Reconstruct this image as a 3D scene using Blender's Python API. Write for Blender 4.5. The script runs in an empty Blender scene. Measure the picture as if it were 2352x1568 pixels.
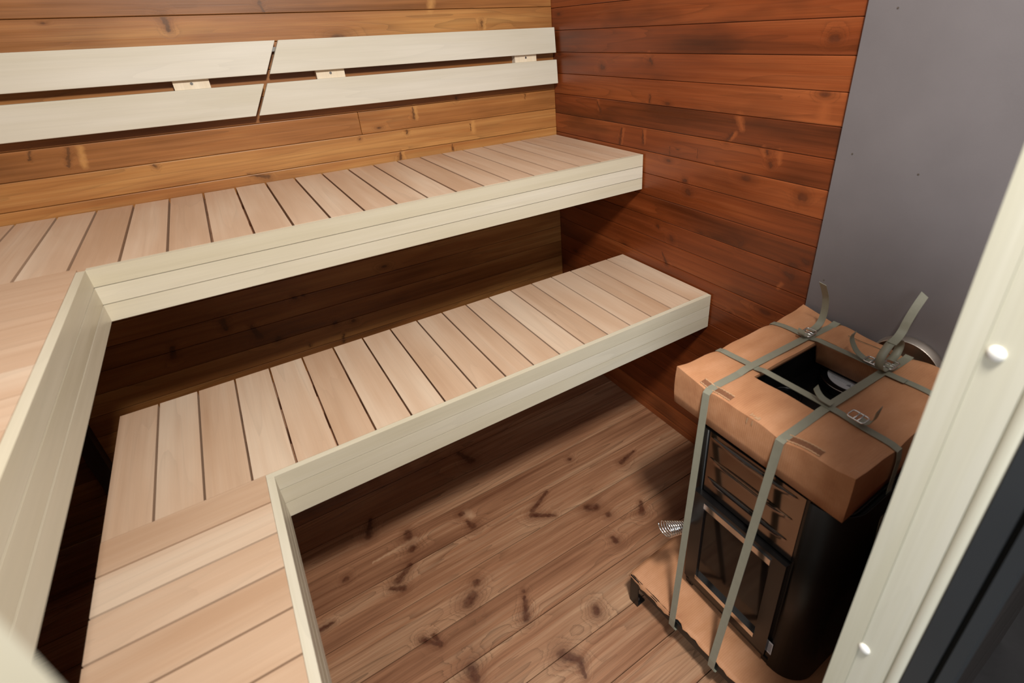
import bpy, bmesh, math, random
from mathutils import Vector, Matrix
random.seed(7)
S = bpy.context.scene
COL = S.collection

# ------------------------------------------------------------------ camera, world, lights, exposure
cd = bpy.data.cameras.new('camera'); cam = bpy.data.objects.new('camera', cd); COL.objects.link(cam)
cam.location = (-1.3915, -2.1304, 1.6508); cam.rotation_euler = (1.0785, 0.0430, -0.5905)
cd.sensor_width = 36; cd.sensor_fit = 'HORIZONTAL'; cd.lens = 1176.54/2352*36
cd.shift_x = (1176-1284.406)/2352; cd.shift_y = (697.70-784)/2352
cd.clip_start = 0.01; cd.clip_end = 60
cd.dof.use_dof = True; cd.dof.focus_distance = 2.05; cd.dof.aperture_fstop = 3.2
S.camera = cam
W = bpy.data.worlds.new('world'); S.world = W; W.use_nodes = True
W.node_tree.nodes['Background'].inputs[0].default_value = (1.0, 0.97, 0.93, 1)
W.node_tree.nodes['Background'].inputs[1].default_value = 0.38
def area(name, loc, target, size, power, color, sy=None):
    l = bpy.data.lights.new(name, 'AREA'); l.energy = power; l.color = color; l.size = size
    if sy: l.shape = 'RECTANGLE'; l.size_y = sy
    o = bpy.data.objects.new(name, l); COL.objects.link(o); o.location = loc
    o.rotation_euler = (Vector(target)-Vector(loc)).to_track_quat('-Z', 'Y').to_euler(); return o
area('key_light', (-1.12, -2.28, 2.67), (-1.0, -0.6, 0.8), 0.22, 62, (1.0, 0.95, 0.87))
area('daylight', (-2.7, -4.0, 1.7), (-0.6, -1.0, 0.8), 1.3, 46, (0.86, 0.93, 1.0), 1.8)
S.view_settings.view_transform = 'Standard'; S.view_settings.look = 'None'
S.view_settings.exposure = 0.0; S.view_settings.gamma = 1.0; S.view_settings.use_curve_mapping = False

# ------------------------------------------------------------------ material helpers
def srgb(c):
    if isinstance(c, str): c = [int(c[i:i+2], 16)/255 for i in (0, 2, 4)]
    return tuple(((x/12.92) if x <= .04045 else ((x+.055)/1.055)**2.4) for x in c)+(1,)
class NT:
    def __init__(s, name):
        s.m = bpy.data.materials.new(name); s.m.use_nodes = True; s.t = s.m.node_tree
        s.b = s.t.nodes['Principled BSDF']
    def n(s, typ, **kw):
        o = s.t.nodes.new(typ)
        for k, v in kw.items():
            if k.startswith('i_'): o.inputs[int(k[2:])].default_value = v
            else: setattr(o, k, v)
        return o
    def l(s, a, b): s.t.links.new(a, b)
    def put(s, sock, v):
        if hasattr(v, 'is_linked') or hasattr(v, 'links'): s.l(v, sock)
        else: sock.default_value = v
    def math(s, op, a, b=0.0, c=None, clamp=False):
        o = s.n('ShaderNodeMath', operation=op); o.use_clamp = clamp
        s.put(o.inputs[0], a); s.put(o.inputs[1], b)
        if c is not None: s.put(o.inputs[2], c)
        return o.outputs[0]
    def vmath(s, op, a, b):
        o = s.n('ShaderNodeVectorMath', operation=op); s.put(o.inputs[0], a); s.put(o.inputs[1], b); return o.outputs[0]
    def ramp(s, v, stops):
        o = s.n('ShaderNodeValToRGB'); s.l(v, o.inputs[0]); e = o.color_ramp.elements
        while len(e) < len(stops): e.new(0.5)
        for q, (p, c) in zip(e, stops): q.position = p; q.color = c
        return o.outputs[0]
    def rng(s, v, a, b, c, d):
        o = s.n('ShaderNodeMapRange'); s.l(v, o.inputs[0])
        for i, x in enumerate((a, b, c, d)): o.inputs[1+i].default_value = x
        return o.outputs[0]
    def mix(s, f, a, b, mode='MIX'):
        o = s.n('ShaderNodeMix', data_type='RGBA', blend_type=mode); s.put(o.inputs[0], f); s.put(o.inputs[6], a); s.put(o.inputs[7], b)
        return o.outputs[2]
    def noise(s, v, scale, detail=4, rough=.55, dist=0):
        o = s.n('ShaderNodeTexNoise'); s.l(v, o.inputs['Vector']); o.inputs['Scale'].default_value = scale
        o.inputs['Detail'].default_value = detail; o.inputs['Roughness'].default_value = rough; o.inputs['Distortion'].default_value = dist
        return o.outputs[0]
    def bump(s, h, strength, dist=.002):
        o = s.n('ShaderNodeBump'); s.l(h, o.inputs['Height']); o.inputs['Strength'].default_value = strength
        o.inputs['Distance'].default_value = dist; s.l(o.outputs[0], s.b.inputs['Normal'])
def plain(name, col, rough=.5, metal=0, var=.0, vs=20, bump=0, bs=200, spec=.5, coat=0):
    a = NT(name); c = srgb(col)
    a.b.inputs['Roughness'].default_value = rough; a.b.inputs['Metallic'].default_value = metal
    a.b.inputs['Specular IOR Level'].default_value = spec; a.b.inputs['Coat Weight'].default_value = coat
    tc = a.n('ShaderNodeTexCoord').outputs['Object']
    if var:
        f = a.rng(a.noise(tc, vs, 5), .25, .75, 1-var, 1+var)
        v = a.n('ShaderNodeVectorMath', operation='SCALE'); v.inputs[0].default_value = c[:3]; a.l(f, v.inputs['Scale'])
        a.l(v.outputs[0], a.b.inputs['Base Color'])
    else: a.b.inputs['Base Color'].default_value = c
    if bump: a.bump(a.noise(tc, bs, 3), bump)
    return a.m
def wood(name, lo, mid, hi, axis='X', face='Y', rough=.42, ring=.3, fine=.12, knots=(), light=(), knot_col='1c0f08', boardvar=.25,
         auto=0.0, ringn=9, bump=.25, streak=.35, spec=.5, blotch=0.0, rough_var=.08):
    """plank wood: grain runs along axis, the broad visible face looks along face.
    knots / light: branch marks as capsules (u0, v0, u1, v1, r0, r1) in metres, u along the grain, v across it"""
    a = NT(name)
    tc = a.n('ShaderNodeTexCoord').outputs['Object']
    at = a.n('ShaderNodeAttribute', attribute_name='board').outputs['Fac']
    sep = a.n('ShaderNodeSeparateXYZ'); a.l(tc, sep.inputs[0])
    ax = 'XYZ'.index(axis); cr = [i for i in range(3) if i != ax and i != 'XYZ'.index(face)][0]; fa = 'XYZ'.index(face)
    u, v, w = sep.outputs[ax], sep.outputs[cr], sep.outputs[fa]
    cb0 = a.n('ShaderNodeCombineXYZ'); a.l(u, cb0.inputs[0]); a.l(v, cb0.inputs[1])
    wn = a.n('ShaderNodeTexNoise'); a.l(tc, wn.inputs['Vector']); wn.inputs['Scale'].default_value = 95; wn.inputs['Detail'].default_value = 3
    wv = a.vmath('MULTIPLY', a.vmath('SUBTRACT', wn.outputs['Color'], (.5, .5, .5)), (.016, .012, 0))
    P = a.vmath('ADD', cb0.outputs[0], wv)
    def capsules(lst):
        K = None
        for (u0, v0, u1, v1, r0, r1) in lst:
            A = (u0, v0, 0.0); du, dv = u1-u0, v1-v0; L2 = du*du+dv*dv
            pa = a.vmath('SUBTRACT', P, A)
            if L2 < 1e-7:
                ln = a.n('ShaderNodeVectorMath', operation='LENGTH'); a.l(pa, ln.inputs[0]); d = a.math('DIVIDE', ln.outputs['Value'], r0)
            else:
                dt = a.n('ShaderNodeVectorMath', operation='DOT_PRODUCT'); a.l(pa, dt.inputs[0]); dt.inputs[1].default_value = (du/L2, dv/L2, 0)
                h = a.math('ADD', dt.outputs['Value'], 0.0, clamp=True)
                sc = a.n('ShaderNodeVectorMath', operation='SCALE'); sc.inputs[0].default_value = (du, dv, 0); a.l(h, sc.inputs['Scale'])
                ln = a.n('ShaderNodeVectorMath', operation='LENGTH'); a.l(a.vmath('SUBTRACT', pa, sc.outputs[0]), ln.inputs[0])
                d = a.math('DIVIDE', ln.outputs['Value'], a.math('MULTIPLY_ADD', h, r1-r0, r0))
            K = d if K is None else a.math('MINIMUM', K, d)
        return K
    K = capsules(knots) if knots else None
    LK = capsules(light) if light else None
    if auto:
        cb = a.n('ShaderNodeCombineXYZ'); a.l(a.math('MULTIPLY', a.math('ADD', u, a.math('MULTIPLY', at, 31.7)), auto), cb.inputs[0])
        a.l(a.math('ADD', a.math('MULTIPLY', v, auto*2.2), a.math('MULTIPLY', at, 17.3)), cb.inputs[1])
        vo = a.n('ShaderNodeTexVoronoi'); vo.voronoi_dimensions = '2D'; a.l(cb.outputs[0], vo.inputs['Vector']); vo.inputs['Scale'].default_value = 1.0
        rnd = a.n('ShaderNodeSeparateColor'); a.l(vo.outputs['Color'], rnd.inputs[0])
        kd = a.math('DIVIDE', vo.outputs['Distance'], a.math('MULTIPLY_ADD', rnd.outputs[0], .024, .003))
        K = kd if K is None else a.math('MINIMUM', K, kd)
    vv = v
    if K is not None:
        ex = a.math('POWER', 2.718, a.math('MULTIPLY', a.math('MULTIPLY', K, K), -.10))
        vv = a.math('MULTIPLY_ADD', ex, .010, v)
    off = a.math('MULTIPLY', at, 53.0)
    def vec(su, sv, o2=0.0):
        c = a.n('ShaderNodeCombineXYZ'); a.l(a.math('MULTIPLY', a.math('ADD', u, off), su), c.inputs[0])
        a.l(a.math('MULTIPLY', a.math('MULTIPLY_ADD', off, .37, vv), sv), c.inputs[1])
        a.l(a.math('MULTIPLY_ADD', w, sv, o2), c.inputs[2]); return c.outputs[0]
    broad = a.noise(vec(1.3, 8), 1.0, 3, .5)
    strk = a.noise(vec(1.1, 55), 1.0, 4, .6)
    fin = a.math('ADD', a.math('MULTIPLY', a.noise(vec(5, 420), 1.0, 3, .65), .5), a.math('MULTIPLY', a.noise(vec(3.5, 190), 1.0, 4, .7), .5))
    hgt = a.math('ADD', a.noise(vec(.55, 6.5, 3.0), 1.0, 2, .45), a.math('MULTIPLY', a.noise(vec(3, 60, 9.0), 1.0, 1, .5), .035))
    if K is not None: hgt = a.math('MULTIPLY_ADD', ex, .25, hgt)
    rings = a.math('FRACT', a.math('MULTIPLY', hgt, float(ringn)*2)); rings = a.math('POWER', rings, 5.0)
    rings = a.math('MULTIPLY', rings, a.rng(broad, .42, .6, .15, 1.0))
    t = a.math('ADD', a.math('MULTIPLY', a.rng(broad, .3, .7, 0, 1), 1-streak), a.math('MULTIPLY', a.rng(strk, .3, .7, 0, 1), streak))
    bo = a.math('MULTIPLY', a.math('SUBTRACT', a.math('FRACT', a.math('MULTIPLY', at, 7.77)), .5), boardvar*2)
    t = a.math('ADD', t, bo, clamp=True)
    col = a.ramp(t, [(0, srgb(lo)), (.5, srgb(mid)), (1, srgb(hi))])
    dk = a.math('SUBTRACT', 1.0, a.math('MULTIPLY', rings, ring))
    dk = a.math('MULTIPLY', dk, a.rng(fin, .36, .64, 1-fine*1.15, 1+fine*.7))
    if blotch: dk = a.math('MULTIPLY', dk, a.rng(a.noise(vec(2.2, 5, 20.0), 1.0, 3, .5), .55, .72, 1.0, 1-blotch))
    s = a.n('ShaderNodeVectorMath', operation='SCALE'); a.l(col, s.inputs[0]); a.l(dk, s.inputs['Scale'])
    out = s.outputs[0]
    if LK is not None: out = a.mix(a.rng(LK, .3, 2.2, .75, 0.0), out, srgb(hi))
    if K is not None:
        kf = a.math('MULTIPLY', a.rng(K, .45, 1.4, 1.0, 0.0), a.rng(a.noise(tc, 40, 3), .35, .65, .55, .95)); halo = a.rng(K, .9, 3.8, .55, 0.0)
        kc = a.ramp(a.rng(K, 0, 2, 0, 1), [(0, tuple(1.9*q for q in srgb(knot_col)[:3])+(1,)), (.3, tuple(1.5*q for q in srgb(knot_col)[:3])+(1,)), (.46, srgb(knot_col))])
        out = a.mix(halo, out, srgb(lo)); out = a.mix(kf, out, kc)
    a.l(out, a.b.inputs['Base Color'])
    a.b.inputs['Specular IOR Level'].default_value = spec
    a.l(a.rng(strk, .3, .7, rough-rough_var, rough+rough_var), a.b.inputs['Roughness'])
    if bump: a.bump(a.math('ADD', a.math('MULTIPLY', rings, -.5), fin), bump, .0006)
    return a.m

# ------------------------------------------------------------------ mesh helpers
def obj(name, bm, m, parent=None, smooth=False, bevel=0.0, seg=2):
    if bevel:
        bmesh.ops.bevel(bm, geom=[e for e in bm.edges if len(e.link_faces) == 2 and e.calc_face_angle(0) > .5], offset=bevel, segments=seg, affect='EDGES', profile=.5, clamp_overlap=True)
    me = bpy.data.meshes.new(name); bm.to_mesh(me); bm.free()
    for mm in (m if isinstance(m, (list, tuple)) else [m]): me.materials.append(mm)
    if smooth:
        for p in me.polygons: p.use_smooth = True
    o = bpy.data.objects.new(name, me); COL.objects.link(o)
    if parent is not None:
        o.parent = parent
        root = parent
        off = Vector((0, 0, 0))
        while root is not None: off += root.location; root = root.parent
        me.transform(Matrix.Translation(-off))       # meshes are written in room coordinates
    return o
def newbm():
    bm = bmesh.new(); bm.verts.layers.float.new('board'); return bm
def box(bm, x0, x1, y0, y1, z0, z1, val=None, mi=0):
    if x0 > x1: x0, x1 = x1, x0
    if y0 > y1: y0, y1 = y1, y0
    if z0 > z1: z0, z1 = z1, z0
    L = bm.verts.layers.float.get('board') or bm.verts.layers.float.new('board')
    r = random.random() if val is None else val
    vs = [bm.verts.new((x, y, z)) for x in (x0, x1) for y in (y0, y1) for z in (z0, z1)]
    for q in vs: q[L] = r
    for f in ((0, 1, 3, 2), (4, 6, 7, 5), (0, 4, 5, 1), (2, 3, 7, 6), (0, 2, 6, 4), (1, 5, 7, 3)):
        bm.faces.new([vs[i] for i in f]).material_index = mi
    return vs
def prism(bm, pts, axis, a, b, mi=0, val=0.5):
    """extrude polygon pts (2D in the two other axes, in xyz order) along axis from a to b"""
    L = bm.verts.layers.float.get('board') or bm.verts.layers.float.new('board')
    def P(p, t):
        q = list(p); q.insert('XYZ'.index(axis), t); return q
    A = [bm.verts.new(P(p, a)) for p in pts]; B = [bm.verts.new(P(p, b)) for p in pts]
    for q in A+B: q[L] = val
    n = len(pts); fs = [bm.faces.new(A), bm.faces.new(B[::-1])]
    for i in range(n): fs.append(bm.faces.new((A[i], B[i], B[(i+1) % n], A[(i+1) % n])))
    for f in fs: f.material_index = mi
    bmesh.ops.recalc_face_normals(bm, faces=fs)
def tube(bm, path, r, seg=10, closed=False, cap=True):
    P = [Vector(p) for p in path]; n = len(P); rings = []
    up = Vector((0, 0, 1))
    R = r if isinstance(r, (list, tuple)) else [r]*n
    prev = None
    for i, p in enumerate(P):
        if closed: t = P[(i+1) % n]-P[i-1]
        else: t = P[min(i+1, n-1)]-P[max(i-1, 0)]
        t.normalize()
        if prev is None:
            a = t.cross(up)
            if a.length < .1: a = t.cross(Vector((1, 0, 0)))
        else:
            a = prev-t*prev.dot(t)
        a.normalize(); prev = a; b = t.cross(a)
        rings.append([bm.verts.new(p+(a*math.cos(2*math.pi*k/seg)+b*math.sin(2*math.pi*k/seg))*R[i]) for k in range(seg)])
    for i in range(n if closed else n-1):
        A, B = rings[i], rings[(i+1) % n]
        for k in range(seg): bm.faces.new((A[k], A[(k+1) % seg], B[(k+1) % seg], B[k]))
    if cap and not closed: bm.faces.new(rings[0][::-1]); bm.faces.new(rings[-1])
def cyl(bm, c, r, h, axis='Z', seg=32, r2=None, mi=0):
    """cylinder whose base centre is c, extends h along axis"""
    r2 = r if r2 is None else r2
    def P(a, t, rr):
        x, y = rr*math.cos(a), rr*math.sin(a)
        v = {'Z': (x, y, t), 'X': (t, x, y), 'Y': (x, t, y)}[axis]; return Vector(c)+Vector(v)
    A = [bm.verts.new(P(2*math.pi*k/seg, 0, r)) for k in range(seg)]; B = [bm.verts.new(P(2*math.pi*k/seg, h, r2)) for k in range(seg)]
    fs = [bm.faces.new(A), bm.faces.new(B)]
    for k in range(seg): fs.append(bm.faces.new((A[k], A[(k+1) % seg], B[(k+1) % seg], B[k])))
    for f in fs: f.material_index = mi
    bmesh.ops.recalc_face_normals(bm, faces=fs)
def smoothpath(pts, n=6):
    P = [Vector(p) for p in pts]; out = []
    for i in range(len(P)-1):
        p0 = P[max(i-1, 0)]; p1 = P[i]; p2 = P[i+1]; p3 = P[min(i+2, len(P)-1)]
        for k in range(n):
            t = k/n
            out.append(.5*((2*p1)+(p2-p0)*t+(2*p0-5*p1+4*p2-p3)*t*t+(3*p1-p0-3*p2+p3)*t**3))
    out.append(P[-1]); return out
def ribbon(bm, path, width, wdir, th=.0012, cut=0.0):
    """flat band along path, wide along wdir (a vector or one per point); cut slants the last end"""
    P = [Vector(p) for p in path]; n = len(P); rows = []
    for i, p in enumerate(P):
        t = (P[min(i+1, n-1)]-P[max(i-1, 0)]).normalized()
        w = Vector(wdir[i] if isinstance(wdir, list) else wdir).normalized(); w = (w-t*w.dot(t)).normalized(); nn = t.cross(w)
        c = cut if i == n-1 else 0
        rows.append([bm.verts.new(p+w*width/2+nn*th/2+t*c), bm.verts.new(p-w*width/2+nn*th/2-t*c), bm.verts.new(p-w*width/2-nn*th/2-t*c), bm.verts.new(p+w*width/2-nn*th/2+t*c)])
    for i in range(n-1):
        A, B = rows[i], rows[i+1]
        for k in range(4): bm.faces.new((A[k], A[(k+1) % 4], B[(k+1) % 4], B[k]))
    bm.faces.new(rows[0][::-1]); bm.faces.new(rows[-1])
    bmesh.ops.recalc_face_normals(bm, faces=bm.faces[:])
def thing(name, label, cat, loc, group=None):
    o = bpy.data.objects.new(name, None); COL.objects.link(o); o.location = loc; o.empty_display_size = .1
    o['label'] = label; o['category'] = cat
    if group: o['group'] = group
    return o
def tag(o, label, cat, group=None):
    o['label'] = label; o['category'] = cat
    if group: o['group'] = group
    return o
def struct(o, label=None):
    o['kind'] = 'structure'
    if label: o['label'] = label
    return o

XL, YF, HW = -2.33, -1.98, 2.25       # left wall, front wall inner face, wall height
# ------------------------------------------------------------------ materials
WALLR_K = [(-.853, 1.108, -.86, 1.106, .010, .008), (-.831, 1.147, -.84, 1.146, .006, .005), (-1.294, 1.188, -1.302, 1.187, .011, .009), (-1.29, .94, -1.31, .933, .006, .009),
           (-1.023, 1.334, -1.003, 1.308, .002, .005), (-.478, 1.289, -.466, 1.223, .002, .005), (-.602, 1.295, -.606, 1.25, .001, .004), (-.32, 1.375, -.341, 1.34, .002, .005),
           (-.636, 1.42, -.634, 1.399, .003, .003), (-1.157, 1.298, -1.16, 1.292, .005, .004), (-1.174, 1.264, -1.178, 1.258, .005, .005), (-.708, .94, -.714, .935, .006, .004),
           (-.786, .912, -.79, .908, .007, .007), (-.77, .794, -.741, .837, .005, .001), (-1.336, 1.003, -1.35, .997, .004, .007), (-1.116, .995, -1.105, .98, .004, .007),
           (-.751, 1.254, -.752, 1.224, .0008, .0008), (-.884, 1.268, -.885, 1.237, .0009, .0009), (-.35, 1.51, -.362, 1.508, .008, .006), (-.63, 1.54, -.64, 1.53, .007, .004), (-1.3, 1.60, -1.31, 1.60, .008, .008)]
WALLR_L = [(-1.042, 1.386, -1.058, 1.352, .010, .006), (-1.035, 1.336, -1.015, 1.31, .005, .004), (-.49, 1.285, -.478, 1.225, .006, .004), (-.615, 1.295, -.615, 1.25, .006, .004),
           (-1.145, 1.302, -1.15, 1.285, .007, .004), (-1.2, 1.30, -1.205, 1.27, .008, .004), (-1.314, 1.442, -1.312, 1.411, .010, .012), (-.62, 1.56, -.63, 1.545, .006, .005), (-.325, 1.385, -.33, 1.35, .005, .005), (-1.28, .90, -1.27, .88, .005, .004)]
def wallr_mat(n, lo_, hi_):
    return wood(n, '50230c', '793918', '965028', 'Y', 'X', rough=.36, ring=.3, fine=.16, boardvar=.30, auto=1.5, ringn=7, streak=.3, bump=.3, blotch=.42, knot_col='3c1c0e',
        knots=[k for k in WALLR_K if lo_ < k[1] <= hi_], light=[k for k in WALLR_L if lo_ < k[1] <= hi_])
WALLR = [wallr_mat('wall_wood_right_low', -1, 1.2211), wallr_mat('wall_wood_right_high', 1.2211, 9)]
WALLB_K = [(-.679, 1.405, -.681, 1.362, .001, .004), (-.909, 1.31, -.905, 1.312, .003, .003), (-.719, 1.318, -.72, 1.308, .004, .003), (-.441, 1.31, -.441, 1.28, .001, .001), (-.759, 1.242, -.765, 1.213, .002, .005),
           (-.537, 1.243, -.534, 1.216, .001, .003), (-.339, 1.69, -.34, 1.676, .004, .004), (-.489, 1.42, -.489, 1.412, .005, .004), (-.16, 1.405, -.162, 1.385, .003, .001), (-1.396, 1.732, -1.394, 1.700, .008, .005),
           (-1.833, 1.408, -1.843, 1.379, .003, .002), (-1.748, 1.399, -1.766, 1.349, .004, .003), (-1.561, 1.32, -1.56, 1.316, .004, .004), (-1.309, 1.244, -1.252, 1.226, .003, .006), (-1.125, 1.767, -1.12, 1.74, .006, .002),
           (-1.296, .748, -1.29, .744, .006, .006), (-1.261, .747, -1.256, .745, .004, .004), (-1.549, .731, -1.549, .697, .010, .008), (-1.467, .676, -1.454, .625, .006, .012), (-1.392, .594, -1.398, .590, .009, .008),
           (-1.171, .588, -1.176, .586, .008, .007), (-1.098, .572, -1.103, .571, .007, .006), (-1.726, .681, -1.736, .646, .007, .009), (-1.152, .521, -1.161, .485, .003, .004), (-1.29, .524, -1.29, .515, .004, .003)]
WALLB_L = [(-.67, 1.405, -.672, 1.362, .006, .006), (-.428, 1.318, -.43, 1.28, .006, .008), (-.75, 1.242, -.755, 1.213, .005, .005), (-1.72, 1.40, -1.73, 1.345, .006, .006), (-.33, 1.685, -.328, 1.665, .006, .005), (-.54, 1.76, -.55, 1.735, .010, .008)]
def wallb_mat(n, lo_, hi_):
    return wood(n, '6e421c', '9c6534', 'bc894e', 'X', 'Y', rough=.42, ring=.28, fine=.13, boardvar=.26, auto=1.1, ringn=7, streak=.3, bump=.3, blotch=.2, knot_col='40260f',
        knots=[k for k in WALLB_K if lo_ < k[1] <= hi_], light=[k for k in WALLB_L if lo_ < k[1] <= hi_])
WALLB = [wallb_mat('wall_wood_back_low', -1, 1.1606), wallb_mat('wall_wood_back_high', 1.1606, 9)]
WALLL = wood('wall_wood_left', '54301a', '7c4a28', '9c6238', 'Y', 'X', rough=.4, ring=.2, auto=1.2)
FKN = [(-.675, -.840, -.770, -.887, .004, .007), (-.780, -.902, -.710, -.955, .009, .004), (-.585, -1.001, -.560, -1.016, .013, .013), (-.54, -1.072, -.543, -1.073, .008, .008), (-1.203, -.690, -1.209, -.712, .008, .012),
           (-1.212, -.770, -1.216, -.772, .011, .010), (-1.0, -.735, -1.003, -.736, .008, .008), (-.999, -.780, -.990, -.814, .004, .010), (-1.443, -.75, -1.446, -.751, .007, .007), (-1.241, -.829, -1.298, -.864, .006, .010),
           (-1.327, -.875, -1.292, -.900, .004, .009), (-1.130, -1.076, -1.108, -1.062, .013, .012), (-1.077, -1.026, -1.079, -1.027, .009, .009), (-.968, -1.165, -1.000, -1.230, .003, .009), (-.961, -1.148, -.962, -1.149, .004, .004),
           (-1.298, -1.099, -1.256, -1.147, .006, .005), (-1.264, -1.105, -1.254, -1.145, .004, .005), (-1.208, -1.262, -1.209, -1.300, .014, .008), (-.966, -1.385, -.933, -1.425, .012, .008), (-.933, -1.427, -.945, -1.470, .008, .004),
           (-.591, -1.163, -.590, -1.180, .006, .009), (-.240, -.876, -.329, -.894, .003, .008), (-.876, -.425, -.85, -.50, .006, .012), (-1.304, -.550, -1.331, -.623, .004, .010), (-.496, -.748, -.498, -.749, .006, .006),
           (-1.553, -.881, -1.519, -.881, .006, .004), (-.80, -1.33, -.805, -1.345, .008, .010), (-1.36, -1.38, -1.38, -1.41, .006, .010), (-1.02, -1.60, -1.04, -1.66, .006, .012), (-.40, -1.10, -.43, -1.14, .004, .010)]
def floorwood(n, sel):
    return wood(n, '683f2a', 'a07254', 'c29b7a', 'X', 'Z', rough=.44, ring=.42, fine=.2, boardvar=.14, ringn=9, streak=.4, bump=.4, blotch=.12, knot_col='3a1c10',
        knots=[k[:4]+(k[4]*1.15+.001, k[5]*1.25) for k in FKN if sel(k)], light=[(-.985, -.745, -.975, -.765, .012, .010), (-1.19, -.735, -1.35, -.742, .006, .002)] if sel(FKN[10]) else [])
FLOORM = [floorwood('floor_wood_rear', lambda k: k[1] > -.971), floorwood('floor_wood_front', lambda k: k[1] <= -.971)]
def bench_mats(axis):
    sl = wood('slat_wood_'+axis.lower(), 'b8967a', 'c6a88e', 'd2bba4', axis, 'Z', rough=.5, ring=.09, fine=.035, boardvar=.32, ringn=6, bump=.08, streak=.2, spec=.35)
    fa = wood('fascia_wood_'+axis.lower(), 'c4bba4', 'ccc4b0', 'd4cdbd', 'X' if axis == 'Y' else 'Y', 'Y' if axis == 'Y' else 'X', rough=.42, ring=.06, fine=.035, boardvar=.16, ringn=5, bump=.08, streak=.25, spec=.4)
    return sl, fa
SLY, FAX = bench_mats('Y')      # slats along Y, fascia along X
SLX, FAY = bench_mats('X')
BACKR = wood('backrest_wood', 'c2bba8', 'ccc6b7', 'd4cfc3', 'X', 'Y', rough=.5, ring=.05, fine=.03, boardvar=.15, ringn=5, bump=.06, streak=.25, spec=.35)
BLOCK = wood('block_wood', 'd2bfa2', 'ddccb2', 'e4d7c2', 'Z', 'Y', rough=.5, ring=.08, fine=.05, ringn=8, bump=.1)
JAMB = wood('jamb_wood', 'c6c2ac', 'd1cebd', 'dad8cc', 'Z', 'X', rough=.5, ring=.03, fine=.03, boardvar=.2, ringn=4, bump=.05, streak=.4, spec=.3)
RAILW = wood('rail_wood', 'b08060', 'c09272', 'cca284', 'X', 'Y', rough=.6, ring=.1)
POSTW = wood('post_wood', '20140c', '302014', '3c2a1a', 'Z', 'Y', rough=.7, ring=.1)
PANEL = plain('grey_board', '686365', .66, var=.07, vs=6, bump=.12, bs=420, spec=.35)
CARD = NT('cardboard')
def _card():
    a = CARD; tc = a.n('ShaderNodeTexCoord').outputs['Object']
    mp = a.n('ShaderNodeMapping'); a.l(tc, mp.inputs[0]); mp.inputs['Scale'].default_value = (5, 14, 14)
    n1 = a.noise(mp.outputs[0], 1.4, 5, .6); n2 = a.noise(tc, 160, 3)
    c = a.ramp(n1, [(.25, srgb('a87452')), (.5, srgb('b98560')), (.8, srgb('c69370'))])
    a.l(a.mix(a.rng(n2, .3, .8, 0, .2), c, srgb('a87450')), a.b.inputs['Base Color'])
    a.b.inputs['Roughness'].default_value = .62; a.b.inputs['Specular IOR Level'].default_value = .35
    wv = a.n('ShaderNodeTexWave', bands_direction='Y'); a.l(tc, wv.inputs[0]); wv.inputs['Scale'].default_value = 60; wv.inputs['Distortion'].default_value = 1.5
    a.bump(a.math('ADD', a.math('MULTIPLY', wv.outputs['Fac'], .25), n1), .35, .002)
_card(); CARD = CARD.m
TORN = plain('torn_paper', 'b48e6c', .8, var=.15, vs=90)
SLOT = plain('slot_inner', '7a5036', .8, var=.2, vs=150)
DARKM = plain('dark_gap', '120c08', .8)
BLACK = plain('black_steel', '0d0c0c', .42, var=.15, vs=30, bump=.1, bs=600, spec=.4)
BLACKG = plain('black_enamel', '0c0b0c', .28, spec=.5)
STEEL = plain('stainless_steel', '8c817a', .15, 1.0, var=.05, vs=3)
BRUSH = plain('brushed_steel', 'e6dcd2', .42, 1.0, var=.1, vs=40)
CHROME = plain('chrome', 'e2e0dd', .16, 1.0)
GLASS = plain('stove_glass', '100c0b', .1, spec=.28)
STRAP = plain('strap_plastic', '858475', .38, var=.06, vs=60, bump=.25, bs=900, spec=.5)
GREYF = plain('grey_coated_metal', '2d3135', .45, var=.05, vs=10, bump=.05, bs=500)
RUBBER = plain('black_rubber', '0c0c0d', .6)
WHITE = plain('white_plastic', 'f2f1ec', .35)
PAPER = plain('white_paper', 'd8d6da', .5, var=.02)
INK = plain('grey_ink', '8d8b90', .6)
INKD = plain('dark_ink', '4a484c', .6)
ZINC = plain('zinc_screw', '8f8d8a', .35, .9)
FACADE = wood('facade_wood', '18110e', '28201d', '3a3433', 'X', 'Y', rough=.5, ring=.2, fine=.3, streak=.6)
GROUND = plain('outside_ground_dark', '1d1b1d', .7, var=.6, vs=5, bump=.5, bs=30)

# ------------------------------------------------------------------ setting
def plankwall(name, plane, axis, c0, c1, z0s, pitch, th, mat, top=HW, joints=None, base=0.0, zcut=99):
    """horizontal boards; plane = coordinate of the visible face, th signed thickness away from the room"""
    bm = newbm(); z = z0s
    while z > base: z -= pitch
    k = 0
    while z < top:
        a, b = max(z+.0006, base), min(z+pitch-.0006, top)
        cuts = [c0, c1]
        for (jz, jc) in (joints or []):
            if a < jz < b: cuts.append(jc)
        cuts.sort()
        for p, q in zip(cuts[:-1], cuts[1:]):
            if axis == 'X': box(bm, p+.0004, q-.0004, plane, plane+th, a, b, mi=int(z > zcut))
            else: box(bm, plane, plane+th, p+.0004, q-.0004, a, b, mi=int(z > zcut))
        z += pitch; k += 1
    bmesh.ops.bevel(bm, geom=bm.edges[:], offset=.0022, segments=2, affect='EDGES', profile=.5)
    if axis == 'X': box(bm, c0, c1, plane+th*.6, plane+th*1.4, base, top, 0.5)
    else: box(bm, plane+th*.6, plane+th*1.4, c0, c1, base, top, 0.5)
    return struct(obj(name, bm, mat))
plankwall('wall_back', 0, 'X', XL-.04, .0, .501, .0824, .03, WALLB, joints=[(1.36, -.894)], zcut=1.12)
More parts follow.
